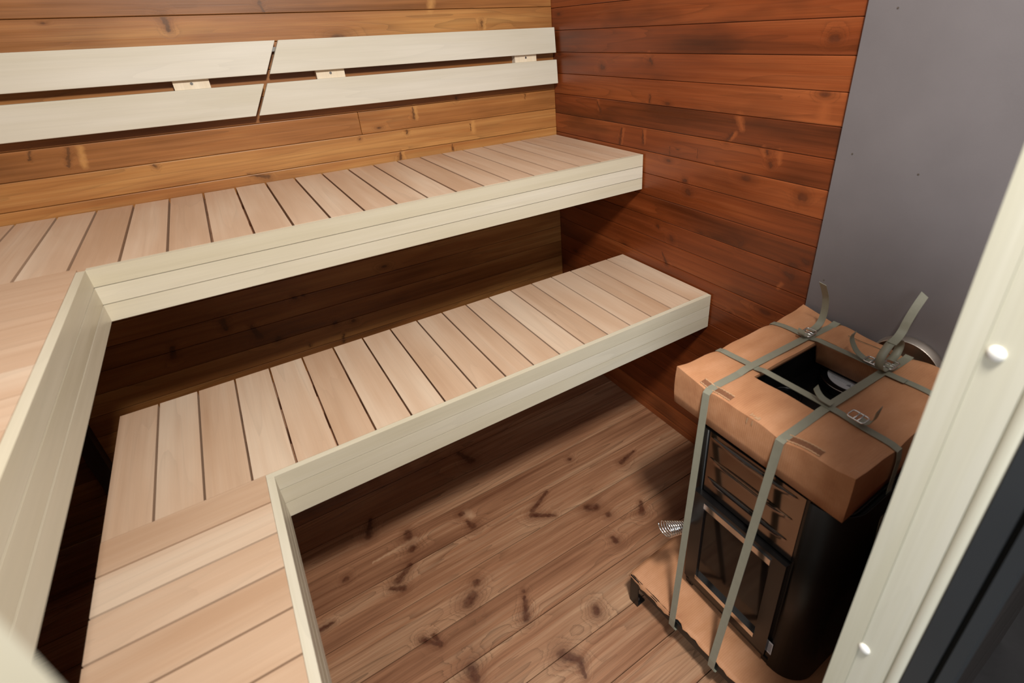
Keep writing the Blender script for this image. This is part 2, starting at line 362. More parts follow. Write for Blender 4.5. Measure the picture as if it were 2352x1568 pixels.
plankwall('wall_right', 0, 'Y', YF-.028, .045, 1.7311, .085, .03, WALLR, joints=[], zcut=1.18)
plankwall('wall_left', XL, 'Y', YF-.12, .045, 1.7311, .085, -.03, WALLL)
def walf(name, x0, x1, top): return plankwall(name, YF, 'X', x0, x1, 1.7311, .085, -.03, WALLL, top=top)
wf = walf('wall_front', XL, -1.56, HW)
walf('wall_front_right_unseen', -.745, -.0, 1.15)  # unseen half wall; height set to shade the cover's side, not its top
bm = newbm()
y = -.554+.139*3
y0s = [-.554+.139*4-.139*k for k in range(0, 18)]
for y in y0s:
    a, b = min(y-.0014, .03), max(y-.139+.0014, YF-.028)
    if a-b < .01: continue
    xs = [XL-.03, .03]
    for p, q in zip(xs[:-1], xs[1:]): box(bm, p, q, b, a, -.02, 0, mi=0 if y > -.95 else 1)
box(bm, XL-.03, .03, YF-.028, .03, -.05, -.0205, .5, mi=2)
struct(obj('floor', bm, FLOORM+[DARKM]))
bm = newbm(); box(bm, -14, 14, -14, 14, -.22, -.2)
struct(obj('ground', bm, GROUND))
bm = newbm()
for k in range(-2, 8): box(bm, -.744, .30, YF-.03, YF-.118, max(k*.145, -.199), k*.145+.145)
struct(obj('wall_facade', bm, FACADE), 'dark stained outer cladding beside the doorway')
# doorway: wooden jambs, grey metal outer frame
def jamb(side, xr, out):
    bm = newbm()
    box(bm, xr, xr+out*.085, YF, YF-.026, 0, 2.1)           # inner facing board
    box(bm, xr+out*.0012, xr+out*.085, YF-.0265, YF-.0655, 0, 2.1)
    o = obj('trim_1' if side > 0 else 'trim_2', bm, JAMB, bevel=.0015)
    struct(o, 'pale wooden door jamb with white screw caps')
    bm = newbm()
    prism(bm, [(xr+out*(.0+.004-.004*math.cos(t)), YF-.0735+.0075*math.sin(t)) for t in [math.radians(d) for d in range(-90, 91, 15)]][::1]+[(xr+out*.05, YF-.066), (xr+out*.05, YF-.081)], 'Z', 0, 2.1)
    obj('bead', bm, JAMB, o, smooth=False)
    if side > 0:
        for (yy, zz) in ((-2.017, 1.361), (-2.012, .855), (-2.015, .33), (-2.015, 1.85)):
            bm = bmesh.new(); bmesh.ops.create_uvsphere(bm, u_segments=24, v_segments=12, radius=.0078)
            bmesh.ops.scale(bm, vec=(.5, 1, 1), verts=bm.verts); bmesh.ops.translate(bm, vec=(xr+.0004, yy, zz), verts=bm.verts)
            obj('screw_cap', bm, WHITE, o, smooth=True)
    bm = newbm()
    box(bm, xr+out*.0, xr+out*.085, YF-.0815, YF-.1045, -.02, 2.14)
    box(bm, xr+out*.012, xr+out*.085, YF-.1040, YF-.1115, -.02, 2.14, mi=1)
    box(bm, xr+out*.0, xr+out*.085, YF-.111, YF-.124, -.02, 2.14)
    f = obj('trim_3' if side > 0 else 'trim_4', bm, [GREYF, RUBBER], bevel=.0018)
    struct(f, 'dark grey metal outer door frame with black rubber seal')
jamb(1, -.83, 1); jamb(-1, -1.474, -1)
bm = newbm(); box(bm, -1.474, -.83, YF-.0, YF-.12, -.199, .012)
struct(obj('trim_5', bm, JAMB, bevel=.002), 'wooden door threshold')

# grey heat shield board on the right wall
bm = newbm(); box(bm, -.015, -.0005, -1.38, -1.975, .0, 2.2)
hp = tag(obj('heat_shield_board', bm, PANEL, bevel=.001), 'smooth grey wall board fixed to the planked wall behind the stove', 'wall panel')
for (yy, zz) in ((-1.421, 1.333), (-1.586, 1.31), (-1.42, .97), (-1.45, 1.66)):
    bm = bmesh.new(); cyl(bm, (-.0149, yy, zz), .0022, -.0012, 'X', 14); obj('screw_head', bm, ZINC, hp)

# ------------------------------------------------------------------ benches
HU, HL, HF = 1.2085, .7539, .1373
def fascia_x(bm, x0, x1, yf, ztop, th=.016, mitre0=False):
    h = HF/3
    for k in range(3): box(bm, x0, x1, yf, yf+th, ztop-h*(k+1)+.0009, ztop-h*k-.0009)
def fascia_y(bm, xf, y0, y1, ztop, th=.0165):
    h = HF/3
    for k in range(3): box(bm, xf-th, xf, y0, y1, ztop-h*(k+1)+.0009, ztop-h*k-.0009)
G = 'pale slatted sauna benches'
TH = .024
# upper bench along the back wall
t = thing('sauna_bench', 'upper pale slatted bench running along the back wall under the backrests', 'bench', (-1.1, -.3, HU-HF), G)
bm = newbm(); e = [-.007]+[-.107-.0967*k for k in range(23)]+[XL+.001]
for i, (a, b) in enumerate(zip(e[:-1], e[1:])):
    front = -.600 if a > -1.70 else -.589
    box(bm, (a-.0032) if i else a, b+.0032, -.0043, front, HU-TH, HU-random.random()*.0008)
obj('seat_slats', bm, SLY, t, bevel=.0022)
bm = newbm(); fascia_x(bm, -1.7164, -.0068, -.6163, HU); obj('front_fascia', bm, FAX, t, bevel=.0018)
for yy in (-.08, -.30, -.515):  # bearers made extra wide to block light through the slat gaps
    bm = newbm(); box(bm, XL+.001, -.0005, yy-.075, yy+.075, HU-TH-.060, HU-TH-.0005); obj('bearer', bm, RAILW, t)
bm = newbm(); box(bm, -2.09, -2.045, -.052, -.0015, 0, HU-TH-.06); obj('support_post', bm, POSTW, t)
# upper bench along the left wall
t = thing('sauna_bench', 'upper pale slatted bench along the left wall, nearest the camera and blurred', 'bench', (-2.03, -1.3, HU-HF), G)
bm = newbm(); y = -.590
while y > YF+.02:
    y2 = max(y-.0967, YF+.003)
    box(bm, XL+.002, -1.7335, y-.0012, y2+.0012 if y2 > YF+.01 else y2, HU-TH, HU-random.random()*.0005); y -= .0967
obj('seat_slats', bm, SLX, t, bevel=.002)
bm = newbm(); fascia_y(bm, -1.7164, -.6165, YF+.003, HU); obj('front_fascia', bm, FAY, t, bevel=.0018)
for xx in (-2.29, -1.77):
    bm = newbm(); box(bm, xx-.022, xx+.022, -.66, YF+.001, HU-TH-.060, HU-TH-.0005); obj('bearer', bm, RAILW, t)
# lower bench parallel to the back wall
t = thing('sauna_bench', 'lower pale slatted bench in the middle, parallel to the back wall', 'bench', (-.9, -.76, HL-HF), G)
bm = newbm(); e = [-.0068]+[-.099-.0961*k for k in range(18)]+[-1.8231]
for i, (a, b) in enumerate(zip(e[:-1], e[1:])):
    box(bm, (a-.0026) if i else a, b+.0026 if i < 18 else b, -.5043-random.random()*.0015, -.996, HL-TH, HL-random.random()*.0008)
obj('seat_slats', bm, SLY, t, bevel=.0022)
bm = newbm(); fascia_x(bm, -1.513, -.0068, -1.013, HL, .0165); obj('front_fascia', bm, FAX, t, bevel=.0018)
for yy in (-.60, -.76, -.93):
    bm = newbm(); box(bm, -1.80, -.0005, yy-.045, yy+.045, HL-TH-.060, HL-TH-.0005); obj('bearer', bm, RAILW, t)
bm = newbm(); box(bm, -1.795, -1.75, -.64, -.595, 0, HL-TH-.06); obj('support_leg', bm, POSTW, t)
# lower bench towards the door
t = thing('sauna_bench', 'lower narrow slatted bench running from the middle bench to the door', 'bench', (-1.66, -1.5, HL-HF), G)
bm = newbm(); y = -.9965; k = 0
while y > YF+.02:
    y2 = max(y-.0956, YF+.003)
    box(bm, -1.8235, -1.5135, y-(.0026 if k else 0), y2+.0026 if y2 > YF+.01 else y2, HL-TH, HL-random.random()*.0006); y -= .0956; k += 1
obj('seat_slats', bm, SLX, t, bevel=.0022)
bm = newbm(); fascia_y(bm, -1.4965, -1.0135, YF+.003, HL); obj('front_fascia', bm, FAY, t, bevel=.0016)
for xx in (-1.79, -1.55):
    bm = newbm(); box(bm, xx-.022, xx+.022, -1.02, YF+.001, HL-TH-.060, HL-TH-.0005); obj('bearer', bm, RAILW, t)

# ------------------------------------------------------------------ backrests
def gx(z, s): return -1.1125-.005*s-(1.653-z)*.545      # slanted end cut of the two backrests
def backrest(label, x_l, x_r, blocks):
    t = thing('backrest', label, 'backrest', ((x_l(1.5)+x_r(1.5))/2, -.03, 1.43), 'pale two-board backrests')
    for (zt, zb, yt, yb) in ((1.6587, 1.5602, -.0366, -.0427), (1.5328, 1.4368, -.0447, -.0489)):
        bm = newbm(); L = bm.verts.layers.float['board'] if 'board' in bm.verts.layers.float else None
        vs = []
        for (z, yy) in ((zt, yt), (zb, yb)):
            for d in (0, .017):
                for f in (x_l, x_r): vs.append(bm.verts.new((f(z), yy+d, z)))
        lay = bm.verts.layers.float.get('board'); r = random.random()
        for q in vs: q[lay] = r
        # order: top(front l,r; back l,r) bottom(front l,r; back l,r)
        for f in ((0, 1, 3, 2), (4, 6, 7, 5), (0, 4, 5, 1), (2, 3, 7, 6), (0, 2, 6, 4), (1, 5, 7, 3)): bm.faces.new([vs[i] for i in f])
        bmesh.ops.recalc_face_normals(bm, faces=bm.faces[:])
        obj('backrest_board', bm, BACKR, t, bevel=.0016)
    for (a, b) in blocks:
        bm = newbm()
        prism(bm, [(-.0005, 1.645), (-.0205, 1.645), (-.027, 1.5602), (-.0272, 1.5328), (-.031, 1.45), (-.0005, 1.45)], 'X', a, b)
        o = obj('support_block', bm, BLOCK, t)
        bm = bmesh.new(); cyl(bm, ((a+b)/2, -.0271, 1.549), .0042, -.0012, 'Y', 16); obj('screw', bm, ZINC, o)
    return t
backrest('right-hand pale backrest of two boards on the back wall, ending at the corner', lambda z: gx(z, -1), lambda z: -.0126, [(-.213, -.107), (-1.011, -.915)])
lb = backrest('left-hand pale backrest of two boards on the back wall, cut off by the picture edge', lambda z: -2.31, lambda z: gx(z, 1), [(-1.433, -1.335), (-2.25, -2.15)])
bm = newbm(); box(bm, gx(1.632, 1)-.012, gx(1.632, -1)+.006, -.0195, -.0005, 1.626, 1.639); obj('metal_clip', bm, CHROME, lb, bevel=.001)

# ------------------------------------------------------------------ pallet, cardboard sheet, stove
PZ = .128
def rotz(p, a=math.radians(3.6), c=(-.69, -1.372)):
    x, y = p[0]-c[0], p[1]-c[1]; return (c[0]+x*math.cos(a)-y*math.sin(a), c[1]+x*math.sin(a)+y*math.cos(a))
t = thing('pallet', 'low black steel transport frame with corner feet on the plank floor under the stove', 'pallet', (-.4, -1.62, 0))
def rbox(bm, u0, u1, v0, v1, z0, z1):     # u along +x, v along -y in the pallet's own frame
    q = [rotz((-.69+u, -1.372-v)) for u, v in ((u0, v0), (u1, v0), (u1, v1), (u0, v1))]
    prism(bm, q, 'Z', z0, z1)
PL, PW = .64, .54
def rail(u0, u1, v0, v1):
    bm = newbm(); rbox(bm, u0, u1, v0, v1, PZ-.034, PZ-.004); obj('rail', bm, BLACK, t, bevel=.001)
rail(.0, .03, .03, PW-.03); rail(PL-.03, PL, .03, PW-.03); rail(.03, PL-.03, 0, .03); rail(.03, PL-.03, PW-.03, PW)
bm = newbm(); rbox(bm, .004, PL-.004, .004, PW-.004, PZ-.0035, PZ-.001); obj('deck', bm, BLACK, t)
for (u, v, su, sv) in ((0, 0, 1, 1), (PL, 0, -1, 1), (0, PW, 1, -1), (PL, PW, -1, -1)):
    bm = newbm(); 
    rbox(bm, *sorted((u, u+su*.003)), *sorted((v, v+sv*.034)), 0, PZ-.002); rbox(bm, *sorted((u+su*.0031, u+su*.034)), *sorted((v, v+sv*.003)), 0, PZ-.002)
    rbox(bm, *sorted((u+su*.003, u+su*.034)), *sorted((v+sv*.003, v+sv*.034)), 0, .003)
    o = obj('corner_foot', bm, BLACK, t)
    bm = bmesh.new(); q = rotz((-.69+u+su*.018, -1.372-v-sv*.018)); cyl(bm, (q[0], q[1], .003), .006, .004, 'Z', 6); obj('bolt', bm, ZINC, o)
# cardboard sheet on the pallet
bm = newbm(); N = 40
rows = []
lay = bm.verts.layers.float['board']
for i in range(N+1):
    r = []
    for j in range(N+1):
        u = i/N*(PL+.004)-.003; v = j/N*(PW+.006)-.004
        if i == 0: u += .002*math.sin(j*1.1)+.0015*math.sin(j*2.7)+(.008 if 14 <= j <= 15 else 0)
        p = rotz((-.69+u, -1.372-v))
        edge = min(i, 6)/6
        bulge = .0035*max(0, math.sin(u*40)*math.sin(v*23+1.0))*(1 if i < 9 else 0)
        z = PZ+.0012+bulge*edge-(.010 if i == 0 and j < 13 else 0)
        if i < 9 and j > 14: z += .003*math.exp(-((v-.22-u*1.5)/.012)**2)
        r.append(bm.verts.new((p[0], p[1], z)))
    rows.append(r)
for i in range(N):
    for j in range(N): bm.faces.new((rows[i][j], rows[i+1][j], rows[i+1][j+1], rows[i][j+1]))
bmesh.ops.recalc_face_normals(bm, faces=bm.faces[:])
cs = tag(obj('cardboard_sheet', bm, CARD, smooth=True), 'flat creased cardboard sheet lying on the black steel frame under the stove', 'cardboard')
md = cs.modifiers.new('thick', 'SOLIDIFY'); md.thickness = .0022; md.offset = 1

ZB = PZ+.0075       # stove stands on the sheet
ZT = .7525
st = thing('wood_stove', 'black wood-burning sauna stove with glass door strapped under a cardboard cover', 'stove', (-.35, -1.66, ZB))
def roundrect(x0, x1, y0, y1, radii, n=8):
    # corners: (x0,y1) (x1,y1) (x1,y0) (x0,y0), radii in that order
    C = [((x0, y1), (1, -1), 180, 90), ((x1, y1), (-1, -1), 90, 0), ((x1, y0), (-1, 1), 0, -90), ((x0, y0), (1, 1), -90, -180)]
    out = []
    for ((cx, cy), (sx, sy), a0, a1), r in zip(C, radii):
        for k in range(n+1):
            a = math.radians(a0+(a1-a0)*k/n); out.append((cx+sx*r+r*math.cos(a), cy+sy*r+r*math.sin(a)))
    return out
X0, X1, Y0, Y1 = -.568, -.060, -1.862, -1.462
# casing: wraps round sides and back, open at the front between the two corner posts
def shell_path():
    pts = roundrect(X0, X1, Y0, Y1, (.045, .05, .05, .075), 10)
    # start at the front left post, run round the back to the front right post
    return [(-.563, -1.492)]+[p for p in pts]+[(-.569, -1.779)]
sp = shell_path()
bm = newbm(); th = .003
ring_o = [bm.verts.new((x, y, ZB)) for x, y in sp]; ring_t = [bm.verts.new((x, y, ZT)) for x, y in sp]
for i in range(len(sp)-1): bm.faces.new((ring_o[i], ring_o[i+1], ring_t[i+1], ring_t[i]))
bmesh.ops.recalc_face_normals(bm, faces=bm.faces[:])
o = obj('casing', bm, BLACK, st, smooth=True); m_ = o.modifiers.new('thick', 'SOLIDIFY'); m_.thickness = .003; m_.offset = -1
bm = newbm(); prism(bm, roundrect(X0+.02, X1-.006, Y0+.008, Y1-.008, (.04, .045, .045, .06), 6), 'Z', ZB+.04, .735); obj('firebox', bm, BLACK, st)
bm = newbm(); box(bm, -.5635, -.549, -1.7785, -1.4925, .150, .545)
box(bm, -.5635, -.549, -1.7785, -1.4925, .546, ZT); obj('front_plate', bm, BLACKG, st, bevel=.002)
bm = newbm(); box(bm, -.568, -.55, -1.765, -1.50, .150, .182); obj('ash_drawer', bm, BLACK, st, bevel=.002)
for yy in (-1.50, -1.772):
    bm = newbm(); box(bm, -.567, -.53, yy-.012, yy+.012, ZB, .152); obj('foot', bm, BLACK, st, bevel=.003)
# stainless front panel with three pressed louvres
bm = newbm(); lay = bm.verts.layers.float['board']
y_a, y_b, z_a, z_b = -1.492, -1.770, .550, .7515; NY = 60
lv = [.738, .6705, .602]; rows = []; zs = []
z = z_a
zz = set([z_a, z_b])
for c in lv:
    for d in (0, -.0006, -.003, -.006, -.010, -.014, -.019, .004, .012): zz.add(round(c+d, 5))
k = z_a
while k < z_b: zz.add(round(k, 5)); k += .012
zz = sorted(zz)
for z in zz:
    r = []
    for j in range(NY+1):
        y = y_a+(y_b-y_a)*j/NY; s = (y+1.633)/.117; d = 0
        for c in lv:
            if c-.02 < z < c-.0003 and abs(s) < 1: d = max(d, .0075*(1-s*s)**.8*max(0, 1-(c-z)/.016)**1.6)
        r.append(bm.verts.new((-.5655-d, y, z)))
    rows.append(r)
for i in range(len(zz)-1):
    step = any(abs(zz[i]-(c-.0006)) < 1e-4 for c in lv)
    for j in range(NY):
        f = bm.faces.new((rows[i][j], rows[i+1][j], rows[i+1][j+1], rows[i][j+1]))
        yy = y_a+(y_b-y_a)*(j+.5)/NY
        if step and abs(yy+1.633) < .113: f.material_index = 1
bmesh.ops.recalc_face_normals(bm, faces=bm.faces[:])
fp = obj('louvred_panel', bm, [STEEL, DARKM], st, smooth=True); fp['label'] = 'polished stainless panel with three pressed louvres'
# door
bm = newbm(); DY0, DY1, DZ0, DZ1 = -1.772, -1.492, .186, .544
GY0, GY1, GZ0, GZ1 = -1.735, -1.532, .228, .516
for b_ in ((DY0, GY0, DZ0, DZ1), (GY1, DY1, DZ0, DZ1), (GY0, GY1, DZ0, GZ0), (GY0, GY1, GZ1, DZ1)):
    box(bm, -.583, -.565, b_[0], b_[1], b_[2], b_[3])
dr = obj('door', bm, BLACKG, st, bevel=.004)
bm = newbm(); box(bm, -.577, -.572, GY0, GY1, GZ0, GZ1); g = obj('glass_pane', bm, GLASS, dr); g['label'] = 'dark glass window of the stove door'
for z0, z1 in ((GZ1-.006, GZ1+.013), (GZ0-.013, GZ0+.004)):
    bm = newbm(); box(bm, -.5865, -.576, GY0+.0, GY1-.0, z0, z1); c = obj('chrome_strip', bm, CHROME, dr, bevel=.002)
# spring handle
hx, hy, hz = -.583, -1.487, .402
bm = bmesh.new(); path = []; radii = []
turns = 8
for k in range(turns*20+1):
    s = k/(turns*20); a = s*turns*2*math.pi; r = .016+.009*s
    path.append((hx-.018-.056*s, hy+.002+.018*s+r*math.cos(a), hz+.0+.012*s+r*math.sin(a)))
tube(bm, path, .0021, 8); ho = obj('spring_handle', bm, CHROME, dr, smooth=True); ho['label'] = 'shiny coiled spring handle'
bm = bmesh.new(); tube(bm, [(hx+.004, hy, hz), (hx-.022, hy+.002, hz), (hx-.05, hy+.008, hz+.003)], .0035, 10)
tube(bm, [(hx-.002, hy, hz-.018), (hx-.002, hy, hz+.02)], .003, 8); obj('handle_pin', bm, CHROME, ho, smooth=True)
# type label at the bottom right of the front
bm = newbm(); box(bm, -.5712, -.5700, -1.784, -1.764, .190, .236); lab = obj('type_label', bm, PAPER, st); lab['label'] = 'small silver grey type label'
bm = newbm()
for k in range(7): box(bm, -.5716, -.5712, -1.782, -1.782+.010+.006*random.random(), .229-k*.0052, .2305-k*.0052)
obj('print', bm, INKD, lab)
# top plate with flue opening and its white paper disc
bm = newbm(); prism(bm, roundrect(X0+.01, X1-.01, Y0+.012, Y1-.012, (.03, .04, .04, .05), 6), 'Z', .742, .752); obj('top_plate', bm, BLACKG, st, bevel=.002)
for q in ((-.452, -.449, -1.716, -1.500), (-.4485, -.135, -1.503, -1.500), (-.4485, -.135, -1.716, -1.713), (-.1345, -.1315, -1.716, -1.500)):  # black guard walls, added so the hole looks dark inside
    bm = newbm(); box(bm, *q, .7525, .858 if q[1] < -.44 or q[1] > -.134 else .850); obj('added_stone_guard', bm, BLACK, st)
FC = (-.055, -1.610)
bm = bmesh.new(); cyl(bm, (FC[0]-.06, FC[1], .752), .086, .020, 'Z', 48); obj('flue_cover', bm, BLACKG, st, bevel=.004)
bm = bmesh.new(); tube(bm, [(FC[0]-.06+.0835*math.cos(a), FC[1]+.0835*math.sin(a), .7725) for a in [2*math.pi*k/60 for k in range(60)]], .0022, 8, closed=True)
obj('flue_rim', bm, STEEL, st, smooth=True)
bm = bmesh.new(); cyl(bm, (FC[0]-.06, FC[1], .7722), .064, .0012, 'Z', 48); pd = obj('paper_disc', bm, PAPER, st); pd['label'] = 'round white paper label with fine print'
bm = newbm(); cx, cy = FC[0]-.06, FC[1]
for k in range(17):
    xx = cx+.050-k*.0056; h = math.sqrt(max(.060**2-(xx-cx)**2, 0))*.88
    w = h*2*(1 if k < 4 else .95-.15*random.random())
    if 7 < k < 14: w *= .68
    box(bm, xx, xx+.0009, cy+h-w, cy+h, .7734, .7736)
prism(bm, [(cx-.035, cy-.012), (cx-.047, cy-.005), (cx-.047, cy-.019)], 'Z', .7734, .7736)
obj('fine_print', bm, INK, pd)
bm = newbm(); prism(bm, [(cx+.016, cy-.024), (cx+.022, cy-.040), (cx+.014, cy-.054), (cx-.016, cy-.050), (cx-.024, cy-.036), (cx-.014, cy-.024)], 'Z', .7734, .7736); obj('grey_mark', bm, INK, pd)
bm = bmesh.new(); tube(bm, [(-.30+.035*math.cos(a), -1.535+.035*math.sin(a), .753) for a in [2*math.pi*k/40 for k in range(40)]], .004, 8, closed=True); obj('opening_ring', bm, BLACKG, st, smooth=True)
for q in ((-.36, -1.60), (-.355, -1.63)):  # chrome bits added as white glints on the top plate
    bm = bmesh.new(); cyl(bm, (q[0], q[1], .752), .005, .005, 'Z', 6); obj('bolt', bm, CHROME, st)

# ------------------------------------------------------------------ cardboard cover
BX0, BX1, BY0, BY1 = -.566, -.030, -1.846, -1.382
HX0, HX1, HY0, HY1 = -.434, -.150, -1.700, -1.517
SY = (-1.487, -1.690); SX = (-.172, -.405)
def topz(x, y):
    u = (x-BX0)/(BX1-BX0); v = (y-BY0)/(BY1-BY0)
    z = .866
    ey = min(1, min(abs(y-SY[0]), abs(y-SY[1]))/.06); exx = min(1, min(abs(x-SX[0]), abs(x-SX[1]))/.06)
    near_e = max(0, 1-min(u, 1-u)/.30); near_e2 = max(0, 1-min(v, 1-v)/.30)
    z += .0024*(ey**.8)*(near_e**.5)*(.5+.5*exx) + .0045*(exx**.8)*(near_e2**.5)*(.5+.5*ey)
    z -= .006*(1-ey)**2*near_e + .006*(1-exx)**2*near_e2
    c = max(0, 1-math.hypot(min(u, 1-u)*.53, min(v, 1-v)*.46)/.05)
    z -= .003*(1-c)*max(0, 1-min(u, 1-u)/.03) + .003*max(0, 1-min(v, 1-v)/.03)*(1-c)
    z += .005*max(0, c-.3)
    z += .0015*math.sin(x*31+y*17)+.001*math.sin(y*53-x*11)
    return z
cover = thing('cardboard_cover', 'brown cardboard packing cover with square hole, strapped on top of the stove', 'cardboard', (-.3, -1.61, .76))
def frange(a, b, n): return [a+(b-a)*i/n for i in range(n+1)]
xs = frange(BX0, HX0, 14)+frange(HX0, HX1, 20)[1:]+frange(HX1, BX1, 14)[1:]
ys = frange(BY0, HY0, 14)+frange(HY0, HY1, 16)[1:]+frange(HY1, BY1, 14)[1:]
bm = newbm(); V = {}
slots = [(-.559, -.541, -1.545, -1.455), (-.559, -.540, -1.770, -1.690)]
for i, x in enumerate(xs):
    for j, y in enumerate(ys):
        xb = x
        if i > 34: xb = x-(.022*max(0, min(1, (-1.52-y)/.1)))*((x-HX1)/(BX1-HX1))
        V[i, j] = bm.verts.new((xb, y, topz(x, y)))
i0, i1 = 14, 34; j0, j1 = 14, 30
for i in range(len(xs)-1):
    for j in range(len(ys)-1):
        if i0 <= i < i1 and j0 <= j < j1: continue
        bm.faces.new((V[i, j], V[i+1, j], V[i+1, j+1], V[i, j+1]))
def skirt(loop, bottom, outx=0.0, n=4, bul=.004):
    prev = loop; c = Vector((sum(v.co.x for v in loop)/len(loop), sum(v.co.y for v in loop)/len(loop), 0))
    top = [v.co.copy() for v in loop]
    for k in range(1, n+1):
        s = k/n; cur = []
        for q, t0 in zip(loop, top):
            zb = bottom(t0)
            d = (Vector((t0.x, t0.y, 0))-c); d.normalize()
            cur.append(bm.verts.new((t0.x+d.x*bul*math.sin(s*math.pi), t0.y+d.y*bul*math.sin(s*math.pi), t0.z+(zb-t0.z)*s)))
        for a in range(len(loop)):
            b = (a+1) % len(loop); bm.faces.new((prev[a], prev[b], cur[b], cur[a]))
        prev = cur
nx, ny = len(xs)-1, len(ys)-1
outer = [V[i, 0] for i in range(nx)]+[V[nx, j] for j in range(ny)]+[V[i, ny] for i in range(nx, 0, -1)]+[V[0, j] for j in range(ny, 0, -1)]
skirt(outer, lambda p: .7645-.008*max(0, (-1.382-p.y)/.46), bul=.003)
inner = [V[i, j0] for i in range(i0, i1)]+[V[i1, j] for j in range(j0, j1)]+[V[i, j1] for i in range(i1, i0, -1)]+[V[i0, j] for j in range(j1, j0, -1)]
skirt(inner, lambda p: (.790 if p.x > HX1-.002 else .852), bul=0, n=2)
bmesh.ops.recalc_face_normals(bm, faces=bm.faces[:])
cb = obj('cover_body', bm, CARD, cover, smooth=False)
md = cb.modifiers.new('thick', 'SOLIDIFY'); md.thickness = .004; md.offset = -1
for p in cb.data.polygons: p.use_smooth = True
cb.data.set_sharp_from_angle(angle=math.radians(40))
def hand_slot(x0, x1, y0, y1):
    n = 14; bm = newbm(); lay = bm.verts.layers.float['board']
    for (a, b, mi, lift) in ((x0, x1, 1, .0012),):
        pr_ = None
        for k in range(n+1):
            y = y0+(y1-y0)*k/n
            r = [bm.verts.new((x, y, topz(x, y)+lift)) for x in (a, b)]
            if pr_: bm.faces.new((pr_[0], pr_[1], r[1], r[0])).material_index = mi
            pr_ = r
    for xe in (x0, x1):
        path = [(xe+.0008*math.sin(k*2.3), y0+(y1-y0)*k/(2*n), topz(xe, y0+(y1-y0)*k/(2*n))+.0016) for k in range(2*n+1)]
        L0 = len(bm.faces); tube(bm, path, [.0013+.0008*abs(math.sin(k*1.7)) for k in range(2*n+1)], 5)
        bm.faces.ensure_lookup_table()
    bmesh.ops.recalc_face_normals(bm, faces=bm.faces[:])
    o = obj('hand_slot', bm, [TORN, SLOT], cover); return o
for s_ in slots: hand_slot(*s_)
# torn paper where the cover's front seam was taped
bm = newbm(); rr = random.Random(3)
for k in range(4):
    y = -1.603-.006*k; x = BX0+.002+.005*rr.random(); w = .003+.005*rr.random(); L_ = .006+.012*rr.random()
    q = [(x, y), (x+L_, y-.002), (x+L_*.7, y-w), (x+.002, y-w*.8)]
    vs = [bm.verts.new((a_, b_, topz(a_, b_)+.0012)) for a_, b_ in q]; bm.faces.new(vs)
for k in range(2):
    y = -1.603-.014*k; h_ = .008+.012*rr.random(); w = .003+.003*rr.random(); z = .8635
    vs = [bm.verts.new((BX0-.0035, a_, b_)) for a_, b_ in ((y, z), (y-w, z), (y-w*.4, z-h_), (y+w*.3, z-h_*.7))]; bm.faces.new(vs)
bmesh.ops.recalc_face_normals(bm, faces=bm.faces[:])
obj('torn_patch', bm, TORN, cover)
bm = newbm(); ribbon(bm, [(-.086, -1.555-.125*k/10, topz(-.086, -1.555-.125*k/10)+.0012) for k in range(11)], .0022, (1, 0, 0), .0008); obj('flap_edge', bm, TORN, cover)
bm = newbm(); ribbon(bm, [(-.0835, -1.555-.125*k/10, topz(-.0835, -1.555-.125*k/10)+.0014) for k in range(11)], .0012, (1, 0, 0), .0008); obj('flap_cut', bm, DARKM, cover)

# ------------------------------------------------------------------ straps
SG = 'grey-green plastic packing straps round the stove'
def buckle(parent, c, u, v, L=.038, Wd=.029, r=.0021):
    u = Vector(u).normalized(); v = Vector(v).normalized(); c = Vector(c); pts = []
    a, b, q = L/2, Wd/2, .006
    for (sx, sy, a0) in ((1, 1, 0), (-1, 1, 90), (-1, -1, 180), (1, -1, 270)):
        for k in range(5):
            t_ = math.radians(a0+k*22.5); pts.append(c+u*(sx*(a-q)+q*math.cos(t_))+v*(sy*(b-q)+q*math.sin(t_)))
    bm = bmesh.new(); tube(bm, pts, r, 8, closed=True)
    tube(bm, [c+v*(b-.001)+u*.003, c-v*(b-.001)+u*.003], r, 8)
    tube(bm, [c+v*(b-.001)-u*.006, c-v*(b-.001)-u*.006], r, 8)
    o = obj('buckle', bm, CHROME, parent, smooth=True); o['label'] = 'bright wire buckle'
def xstrap(label, y, bot, ytop2):
    # bot: where the band passes the edge of the steel frame
    t = thing('packing_strap', label, 'strap', (-.5, y, .11), SG)
    foot = [(bot[0]+.03, bot[1]-.004, .088), (bot[0]+.004, bot[1]-.003, .092), (bot[0]-.002, bot[1], .100), (bot[0]-.001, bot[1], PZ+.004)]
    face = [(bot[0]+(BX0-.006-bot[0])*s, bot[1]+(y-bot[1])*s, PZ+.004+(.858-PZ-.004)*s) for s in (.25, .5, .75, 1.0)]
    top = [(BX0+.004, y, topz(BX0+.01, y)+.0035)]+[(x, y+(ytop2-y)*(x-BX0)/.5, (topz(x, y) if not HX0 < x < HX1 else .869)+.0032) for x in frange(BX0+.03, BX1-.034, 18)]
    back = [(BX1-.006, ytop2, .868), (BX1+.0015, ytop2, .858), (BX1+.004, ytop2, .80), (BX1+.001, ytop2, .5), (-.036, ytop2, .11)] if y > -1.6 else [(BX1-.022, ytop2, .868), (BX1-.019, ytop2, .858), (BX1-.017, ytop2, .80), (BX1-.010, ytop2, .5), (-.028, ytop2, .11)]
    bm = bmesh.new(); ribbon(bm, foot+face+top+back, .0205, (0, 1, 0)); obj('band', bm, STRAP, t, smooth=False)
    return t
